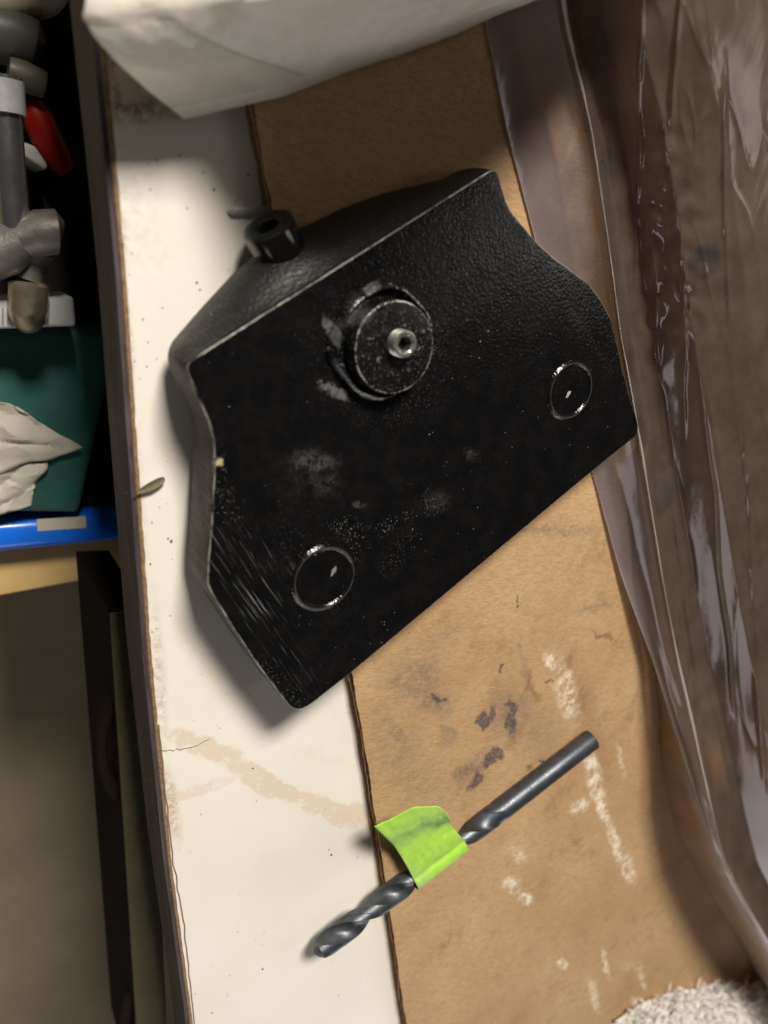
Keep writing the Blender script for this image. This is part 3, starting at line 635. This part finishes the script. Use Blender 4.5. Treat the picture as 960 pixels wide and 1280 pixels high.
# two flush plugs
for (u, v), (hu, hv) in (((712.5, 488), (3, 34)), ((405, 722), (3, 38))):
    c = P(u, v, HZ); r = 0.5*np.linalg.norm(P(u+hu, v-hv, HZ)-P(u-hu, v+hv, HZ))
    v_, f_ = lathe([(r*1.12, -0.0002), (r*1.07, 0.0004), (r*1.02, 0.0009), (r*0.97, 0.0009), (r*0.93, 0.00035), (r*0.90, 0.00012), (r*0.7, 0.00016), (0.0002, 0.00022)], 64, 0.012, u, 5)
    m = black_paint('plug_enamel', bo, False, 0.16)
    nt = m.node_tree
    pl = placed('plug', v_, f_, None, br, (c[0], c[1], HZ), mats=[m, M_ring], fmat=[1 if i % 7 == 2 else 0 for i in range(len(f_))])
    # chipped paint in the middle of the plug
    mv = [c+np.array([0, 0, 0.00032])]; n = 14
    cc = P(u+(-2 if u > 600 else 12), v+(5 if u > 600 else -8), HZ+0.0004)
    vs = [cc]; 
    for k in range(n):
        a = 2*math.pi*k/n; q = (0.75+0.5*mn.noise(Vector((math.cos(a)*1.5+u, math.sin(a)*1.5, 0)))); d = P(cc[0]*0+u, v, HZ)*0
        e = q*np.array([math.cos(a)*0.0011, math.sin(a)*0.0022]) if u > 600 else q*np.array([math.cos(a)*0.0011, math.sin(a)*0.0022])
        vs.append(cc+np.array([e[0]+0.25*e[1], e[1], 0]))
    mesh_obj('paint_chip', vs, [(0, 1+k, 1+(k+1) % n) for k in range(n)], mat_simple('bare_primer', (0.40, 0.40, 0.37) if u > 600 else (0.22, 0.22, 0.21), 0.7, scale=900, var=0.4), pl, bo, None)
# socket head cap screw in the bowed side
M_cap = mat_simple('black_oxide', (0.008, 0.008, 0.008), 0.13, 0.0, scale=300, var=0.4, coat=0.3)
axis = np.array([-0.67, 0.70, 0.25]); axis /= np.linalg.norm(axis)
Rc = 0.0090; hc = P(334, 281, BZ+0.0086); loc = hc-axis*0.0092
v_, f_ = socket_screw(Rc, 0.0092, Rc*0.47, 0.0035, 0, 0.10, 64)
placed('cap_screw', v_, f_, M_cap, br, loc, axis, 0.4)

# ------------------------------------------------------------------ twist drill with its green tape
zr_ = TC
def W3(u, v, z): return P(u, v, z)
Rd = 0.5*np.linalg.norm(P(731.5, 914.5, TC+0.0048)-P(748.5, 935.5, TC+0.0048))*0.90
Rd = 0.0060
zc = TC+Rd
t0, t1 = P(393, 1192, zc), P(740, 924, zc)
dax = t1-t0; Ld = np.linalg.norm(dax); dax /= Ld; dsd = np.array([-dax[1], dax[0], 0]); dup = np.array([0, 0, 1.0])
dorg = (t0+t1)/2; dorg[2] = TC
drill = thing('drill_bit', 'dark steel twist drill bit with a green tape flag on the cardboard', 'drill bit', dorg)
def drill_r(th, depth):
    """radius of the fluted section at angle th; depth 0..1 fades the flutes out towards the shank"""
    a = (th % math.pi)-math.pi/2          # one flute per half turn, centred at 0
    hw = 0.92
    x = abs(a)/hw
    g = 0.0
    if x < 1: g = (1-x**2.0)**0.55*0.54
    land = 0.0
    if 1.0 <= x and a > 0: land = 0.0
    elif x >= 1.0 and a < hw+0.22: land = 0.045
    return Rd*(1-(g+land)*depth)
seg = 120
Lf = Ld*0.615; pitch = Rd*2*5.2
vs = []; zs = np.concatenate([np.linspace(0, Rd*0.55, 8), np.linspace(Rd*0.6, Lf+0.008, 190)])
for s in zs:
    dep = 1.0 if s < Lf-0.022 else max(0.0, 1-((s-(Lf-0.022))/0.026))**0.8
    for k in range(seg):
        th = 2*math.pi*k/seg
        r = drill_r(th, dep)
        tip = min(1.0, 0.18+0.82*s/(Rd*0.55)) if s < Rd*0.55 else 1.0
        r = min(r, Rd*max(0.05, tip)) if tip < 1 else r
        tw = th+(-1)*(-2*math.pi*s/pitch)+0.6
        vs.append(t0+dax*s+r*(math.cos(tw)*dsd+math.sin(tw)*dup))
f_ = grid_faces(len(zs), seg, close_v=True); f_.append(tuple(range(seg))); f_.append(tuple((len(zs)-1)*seg+k for k in range(seg)))
def mat_drill():
    m = Mat('steam_oxide_steel', (0.13, 0.15, 0.17), 0.33, 0.75)
    n = m.noise(180, 5, 0.7); f = m.noise(1400, 3, 0.6)
    m.set(Base_Color=m.mix(m.rng(n, 0.35, 0.7), (0.105, 0.118, 0.135), (0.055, 0.062, 0.070)), Roughness=m.rng(f, 0.3, 0.7, 0.34, 0.52), Normal=m.bump(f, 0.00006, 0.6)); return m.m
M_dr = mat_drill()
mesh_obj('fluted_body', vs, f_, M_dr, drill, dorg, 26)
a0 = Lf+0.0078
ring = [(Rd*0.9995, a0-0.001), (Rd*1.002, a0), (Rd*1.002, Ld*0.79), (Rd*0.99, Ld*0.795), (Rd*0.99, Ld*0.80), (Rd*1.002, Ld*0.805), (Rd*1.002, Ld-0.0006), (Rd*0.985, Ld-0.0002), (Rd*0.93, Ld), (0.0001, Ld)]
vs = []; sg = 48
for i in range(sg):
    th = 2*math.pi*i/sg
    for r, s in ring: vs.append(t0+dax*s+r*(math.cos(th)*dsd+math.sin(th)*dup))
mesh_obj('shank', vs, grid_faces(sg, len(ring), close_u=True), M_dr, drill, dorg, 38)
# raised burr on the shank
ub = P(676, 951, zc+Rd*0.5)
v_, f_ = tube_verts([ub+np.array([-0.0018, 0.0006, 0.0002]), ub+np.array([0.0, 0.0002, 0.0006]), ub+np.array([0.0022, -0.0008, 0.0003])], [0.0004, 0.0009, 0.0005], 8); mesh_obj('burr', v_, f_, M_dr, drill, dorg)
# tape: wraps over the drill, then stands off as a flag
def mat_tape():
    m = Mat('green_masking_tape', (0.30, 0.60, 0.045), 0.5, spec=0.35)
    a = math.atan2(dax[1], dax[0])
    crepe = m.noise(1.0, 3, 0.6, coord=m.mapped((1500, 260, 400), (0, 0, -a)))
    n = m.noise(160, 5, 0.7)
    c = m.mix(m.rng(n, 0.4, 0.7), (0.38, 0.67, 0.085), (0.28, 0.56, 0.05))
    sm = m.math('MULTIPLY', m.ell(m.warp(0.004, 300, 4), (512, 1090), (18, 22), (-12, 10), TC, dorg, 0.7), m.rng(m.noise(500, 5, 0.7), 0.42, 0.6))
    c = m.mix(m.math('MULTIPLY', sm, 0.6), c, (0.40, 0.42, 0.36))
    m.set(Base_Color=c, Normal=m.bump(crepe, 0.0003, 0.5)); 
    m.b.inputs['Subsurface Weight'].default_value = 0.0
    return m.m
def at_axis(u, v):
    p = P(u, v, zc); return (p-t0).dot(dax)
sA, sB = at_axis(512, 1094), at_axis(578, 1056)
nA, nB = 40, 60
# section: half a turn round the drill, then the two glued ends stand off as a flag
edge_px = [(466, 1031, .023), (479, 1025, .0245), (490, 1020, .026), (502, 1014, .0275), (514, 1007, .029), (530, 1006, .0305), (547, 1006, .032), (556, 1013, .033)]
fe = smooth_poly(resample([P(u, v, z) for u, v, z in edge_px], n=nA), 1)
nW = 24; vs = []
for i in range(nA):
    a = i/(nA-1); s_ = sA+(sB-sA)*a
    for k in range(nW):
        th = math.radians(-70+k*(205/(nW-1)))              # lower right side, over the top, to the upper left side
        rr = Rd*1.045+0.00018*mn.noise(Vector((a*9, k*0.5, 4))); rag = 0.0006*mn.noise(Vector((k*0.35, 7 if a > .5 else 2, 1)))
        vs.append(t0+dax*(s_+rag)+dsd*(-rr*math.cos(th))+dup*(rr*math.sin(th)))
    b0 = vs[-1]; b1 = fe[i]
    for k in range(1, nB-nW+1):
        q = k/(nB-nW); p = b0*(1-q)+b1*q
        sag = -0.0042*math.exp(-((q-0.42)/0.24)**2)*(0.75+0.5*a)+0.0026*math.exp(-((q-0.80)/0.2)**2)
        cr = 0.0005*mn.noise(Vector((a*4, q*3, 6)))+0.00042*mn.noise(Vector((a*13, q*7, 2)))
        cur = (1-2*a)*0.0022*math.sin(math.pi*q)*(1 if a < .5 else .4)
        vs.append(p+dup*(sag*min(1, q*4)+cr)+dax*cur)
tp = mesh_obj('tape_flag', vs, grid_faces(nA, nB), mat_tape(), drill, dorg, 60); md = tp.modifiers.new('t', 'SOLIDIFY'); md.thickness = 0.00018; md.offset = 1
tp['label'] = 'bright green masking tape folded round the drill as a flag'

# ------------------------------------------------------------------ white carton at the top
worg = P(232, 146, 0.002)
wb = thing('white_carton', 'battered white paper wrapped carton at the far end of the bench', 'carton', worg)
bot = [(231, 149, .0022), (240, 149, .0030), (262, 141, .0045), (300, 133, .0085), (360, 119, TC+.001), (450, 86, TC+.001), (560, 46, TC+.001), (660, 7, TC+.001), (800, -50, TC+.001), (980, -130, TC+.001)]
ztop = 0.040
top = [(103, 24), (112, 28), (135, 27), (180, 22), (240, 15), (300, 7), (380, -8), (480, -30), (600, -60), (760, -110)]
nb = 90
A = smooth_poly(resample([P(u, v, z) for u, v, z in bot], n=nb), 2); B = smooth_poly(resample([P(u, v, float(np.interp(u, [100, 300, 420, 560], [0.034, 0.043, 0.072, 0.105]))) for u, v in top], n=nb), 2)
rows = []
def nz(i, k, amp): return amp*mn.noise(Vector((i*0.09, k*1.7, 6)))+amp*0.4*mn.noise(Vector((i*0.35, k*4, 2)))
back = np.array([0.02, 0.30, 0.0])
bot_back = A.copy(); bot_back = bot_back+back*0.8; bot_back[:, 2] = TC+0.001
rows.append(bot_back); rows.append(A+np.array([0.002, 0.006, -0.0005]))
for k in np.linspace(0, 1, 22):
    r = A*(1-k)+B*k
    nrm = np.array([-0.25, -0.6, 0.6])
    bul = 0.004*math.sin(math.pi*k)**0.8
    r = r+np.array([nrm*(bul+nz(i, k, 0.0017)) for i in range(nb)])
    if k > 0.93: r = r+np.array([0.0, 0.0006, 0.0])
    rows.append(r)
for dy, dz_ in ((0.002, 0.0014), (0.005, 0.002), (0.012, 0.0022), (0.06, 0.002), (0.24, 0.001)):
    rows.append(B+back*(dy/0.3)+np.array([0, 0, dz_]))
vs = [p for r in rows for p in r]; f_ = grid_faces(len(rows), nb)
f_.append(tuple(k*nb for k in range(len(rows)))); f_.append(tuple(k*nb+nb-1 for k in range(len(rows))))
def mat_carton():
    m = Mat('white_wrapping', (0.66, 0.62, 0.55), 0.5)
    n = m.noise(40, 5, 0.65); s = m.noise(130, 6, 0.75)
    c = m.mix(m.rng(n, 0.35, 0.7), (0.80, 0.76, 0.69), (0.72, 0.68, 0.59))
    c = m.mix(m.rng(s, 0.62, 0.78, 0, 0.45), c, (0.38, 0.31, 0.22))
    w = m.warp(0.006, 150, 4)
    st = m.union([m.ell(w, (112, 24), (12, 6), (-4, 8), ztop, worg, .6), m.ell(w, (124, 34), (14, 14), (-5, 5), ztop-.006, worg, .7, .8), m.ell(w, (270, 20), (16, 6), (-4, 14), ztop-.006, worg, .8, .4)])
    c = m.mix(m.math('MULTIPLY', st, 0.7), c, (0.36, 0.23, 0.10))
    d = m.math('MULTIPLY', m.rng(m.voro(90), 0.09, 0.05), m.rng(m.voro(90, out='Color'), 0.75, 0.76)); c = m.mix(m.math('MULTIPLY', d, .7), c, (0.12, 0.09, 0.06))
    h = m.math('ADD', m.noise(20, 3, 0.5), m.math('ADD', m.math('MULTIPLY', m.rng(m.voro(45, m.warp(0.02, 40, 3), 'DISTANCE_TO_EDGE'), 0.0, 0.25), 0.10), m.math('MULTIPLY', m.noise(160, 3, 0.5), 0.10)))
    m.set(Base_Color=c, Normal=m.bump(h, 0.006, 0.6), Roughness=0.42); return m.m
M_cart = mat_carton()
mesh_obj('carton_body', vs, f_, M_cart, wb, worg, 50)
# clear packing tape over the near corner
def mat_ptape():
    m = Mat('packing_tape', (0.62, 0.57, 0.46), 0.22); n = m.noise(60, 5, 0.7)
    m.set(Base_Color=m.mix(m.rng(n, 0.35, 0.7), (0.70, 0.66, 0.57), (0.62, 0.58, 0.48)), Normal=m.bump(m.noise(60, 4, 0.6), 0.0025, 0.5)); return m.m
vs = []; nr, nc = 22, 30
for k in range(nr):
    kk = 0.16+0.80*k/(nr-1)
    ri = rows[2:24]; f = kk*21; i0 = int(f); fr = f-i0; r = ri[i0]*(1-fr)+ri[min(21, i0+1)]*fr
    for j in range(nc):
        x = (0.2+j/(nc-1)*(15.0-0.12*k)); j0 = int(x); g = x-j0
        p = r[j0]*(1-g)+r[j0+1]*g; vs.append(p+np.array([-0.00005, -0.00014, 0.00018]))
mesh_obj('packing_tape', vs, grid_faces(nr, nc), mat_ptape(), wb, worg, 50)

# ------------------------------------------------------------------ plastic bag and the brown package in it
rowsd = [  # v, edge u, fold u, edge z, fold z
 (-140, 578, 683, .001, .014), (30, 607, 707, .001, .014), (160, 632, 738, .001, .014), (285, 665, 757, .001, .015), (420, 698, 775, .001, .016), (500, 716, 790, .001, .016),
 (600, 743, 807, .001, .017), (722, 777, 827, .003, .018), (828, 817, 847, .010, .022), (920, 846, 868, .022, .031), (992, 869, 884, .035, .041), (1074, 897, 904, .044, .047), (1130, 926, 933, .050, .053), (1174, 951, 959, .054, .057), (1230, 985, 993, .056, .059), (1330, 1030, 1040, .056, .059)]
rv = np.array(rowsd, float)
nv, nu = 320, 300
vv = np.linspace(-140, 1330, nv)
cols = [np.interp(vv, rv[:, 0], rv[:, k]) for k in range(1, 5)]
cols = [smooth_poly(c[:, None], 8)[:, 0] for c in cols]
def bag_pt(i, s, sink=0.0, wr=1.0):
    """s: 0 edge, 0.3 fold, 1 far side of the bag"""
    v = vv[i]; eu, fu, ez, fz_ = [c[i] for c in cols]
    if s < 0.3:
        t = s/0.3; u = eu+(fu-eu)*t; z = ez+(fz_-ez)*(t**1.8)+0.0015*math.sin(math.pi*t)*mn.noise(Vector((v*0.012, t*2, 1)))
        flat = 1.0
    else:
        t = (s-0.3)/0.7; u = fu+(330*t); zz = np.interp(t, [0, .05, .12, .28, .5, 1.0], [0, -.006, -.004, .016, .026, .03]); z = fz_+zz
    z += TC
    n1 = mn.noise(Vector((v*0.0035+1, u*0.022, 0.3))); n2 = mn.noise(Vector((v*0.010, u*0.050+4, 2.2))); n3 = 1-abs(mn.noise(Vector((v*0.006+3, (u-v*0.14)*0.032, 7.7))))*2
    cr = math.exp(-((u-830)/45)**2-((v-330)/130)**2); n4 = mn.noise(Vector((v*0.045, u*0.05, 3)))
    amp = wr*min(1.0, max(0.0, (s-0.25)*4))
    z += amp*(0.0016*n1+0.0004*n2+0.00035*max(0, n3)**6+0.0036*cr*n4)
    for cu, cs, v0, v1, h_, wd in ((802, -0.02, -140, 380, .0016, 2.6), (851, -0.08, -140, 190, .0020, 3.0), (858, -0.01, 290, 560, .0015, 2.2), (812, 0.06, 240, 640, .0010, 3.0), (905, 0.02, 60, 420, .0012, 3.2), (872, 0.10, 430, 900, .0013, 2.6),
                                   (930, 0.05, 500, 1000, .0014, 3.0), (838, 0.13, 600, 1060, .0012, 2.2), (985, 0.03, -100, 700, .0012, 3.0), (760, 0.05, 60, 300, .0006, 2.5)):
        if v0-60 < v < v1+60:
            e_ = min(1, max(0, (v-v0)/60))*min(1, max(0, (v1-v)/60)); ctr = cu+cs*(v-max(v0, 0))+5*mn.noise(Vector((v*0.012, cu*0.1, 0)))
            z += wr*h_*e_*math.exp(-((u-ctr)/wd)**2)*(0.6+0.8*mn.noise(Vector((v*0.02, cu, 2))))
    # the rolled crease that runs along the fold
    z += wr*0.0022*math.exp(-((s-0.3)/0.018)**2)
    return P(u, v, max(z-sink, TC+0.0008 if sink == 0 else 0.001))
bgo = np.array([*P(900, 600, TC)[:2], TC])
pk = []
ss = np.concatenate([np.linspace(0, 0.26, 40), np.linspace(0.262, 0.36, 40), np.linspace(0.364, 1, 200)])
vs = [bag_pt(i, s) for i in range(nv) for s in ss]
nl = 40
bag = mesh_obj('plastic_bag', vs, grid_faces(nv, len(ss)), None, None, bgo, 180, mats=[mat_film(), mat_film(0.24, 0.36, (0.62, 0.55, 0.60))], fmat=[1 if (k % (len(ss)-1)) < nl+6 else 0 for k in range((nv-1)*(len(ss)-1))])  # flap film: milkier, with reflected violet light painted into its colour
def seam(frac, rad, name, i0=0):
    path = [bag_pt(i, frac)+np.array([0, 0, rad*0.6]) for i in range(i0, nv, 3)]
    rr = [rad*max(0.15, 0.8+1.3*mn.noise(Vector((i*0.05, frac*9, 1)))+0.4*mn.noise(Vector((i*0.3, frac*9, 4)))) for i in range(len(path))]
    v_, f_ = tube_verts(path, rr, 8)
    m = Mat('milky_poly_'+name, (0.62, 0.58, 0.57), 0.25); m.b.inputs['Transmission Weight'].default_value = 0.55; m.b.inputs['IOR'].default_value = 1.15
    mesh_obj(name, v_, f_, m.m, bag, bgo, 180)
seam(0.3, 0.0010, 'rolled_fold'); seam(0.001, 0.0003, 'cut_edge')
tag(bag, 'clear crinkled plastic bag with a long folded edge beside the iron block', 'plastic bag')
st_ = smooth_poly(np.interp(vv, [-200, 560, 760, 1400], [0.33, 0.33, 0.035, 0.035])[:, None], 30)[:, 0]
vs = []
idx = list(range(0, nv, 3))
for i in idx:
    for q, s in enumerate(np.concatenate([[0, 0], np.linspace(0, 1, 70)])*(1-st_[i])+st_[i]):
        p = bag_pt(i, s, 0.0045, 0.25)
        if q < 2: p = np.array([p[0]+0.003*(1-q), p[1], TC+0.0006+(max(p[2]-TC, 0.001)*0.6)*q])
        vs.append(p)
pkg = mesh_obj('brown_package', vs, grid_faces(len(idx), 72), mat_package(bgo), None, bgo, 180)
tag(pkg, 'dark brown lumpy package inside the clear plastic bag', 'package')

# ------------------------------------------------------------------ terry towel in the lower corner
tw = np.array([*P(930, 1330, TC)[:2], TC])
towel = thing('terry_towel', 'fluffy white terry towel at the near corner of the cardboard', 'towel', tw)
op = [P(u, v, TC+0.006)[:2] for u, v in ((745, 1330), (770, 1283), (800, 1262), (850, 1246), (905, 1239), (960, 1238), (1010, 1250), (1090, 1300), (1120, 1400), (1000, 1500), (800, 1480), (740, 1400))]
op = smooth_poly(resample(op, n=120, closed=True), 4, True); cen = op.mean(0)
hts = []; vs = []
ks = (1.0, 1.02, 0.99, 0.95, 0.88, 0.78, 0.66, 0.5, 0.3, 0.02); zsT = (0.0006, 0.003, 0.007, 0.0105, 0.0135, 0.0155, 0.0165, 0.018, 0.019, 0.0195)
for k, z in zip(ks, zsT):
    for p in op:
        q = cen+(p-cen)*k; vs.append((q[0], q[1], TC+z+(0.0022*mn.noise(Vector((q[0]*70, q[1]*70, 1))) if z > 0.005 else 0)))
M_terry = mat_simple('white_terry', (0.80, 0.77, 0.72), 0.9, scale=200, var=0.08, bump=0.0008, spec=0.2)
mesh_obj('cloth', vs, grid_faces(len(ks), 120, close_v=True), M_terry, towel, tw, 80)
V = np.array(vs).reshape(len(ks), 120, 3); pv, pf = [], []
for _ in range(15000):
    a = rng.uniform(1, 6.9); b = rng.uniform(0, 119.99); a0, b0 = int(a), int(b); fa, fb = a-a0, b-b0
    p = (V[a0, b0]*(1-fa)+V[a0+1, b0]*fa)*(1-fb)+(V[a0, (b0+1) % 120]*(1-fa)+V[a0+1, (b0+1) % 120]*fa)*fb
    o2 = p[:2]-cen; o2 /= np.linalg.norm(o2); up_ = max(0.15, (a-1)/4)
    d = np.array([o2[0]*(1.1-min(1, up_))+rng.gauss(0, .35), o2[1]*(1.1-min(1, up_))+rng.gauss(0, .35), min(1, up_)+0.2]); d /= np.linalg.norm(d)
    L = rng.uniform(0.0035, 0.0068)*(1.7 if a < 3.2 else 1.0); side_ = np.cross(d, [rng.gauss(0, 1), rng.gauss(0, 1), rng.gauss(0, .4)]); side_ /= np.linalg.norm(side_); bend = np.cross(d, side_)
    w_ = rng.uniform(0.0005, 0.0009); k = len(pv)
    for t, ww, be in ((0, 1, 0), (0.5, 1.15, 0.12), (0.85, 0.9, 0.42), (1.0, 0.4, 0.65)):
        c = p+d*L*t+bend*L*be; pv += [c+side_*w_*ww, c-side_*w_*ww+bend*w_*0.3]
    for q in range(3): pf.append((k+2*q, k+2*q+1, k+2*q+3, k+2*q+2))
o = mesh_obj('terry_pile', pv, pf, M_terry, towel, tw, 180); o['kind'] = 'stuff'
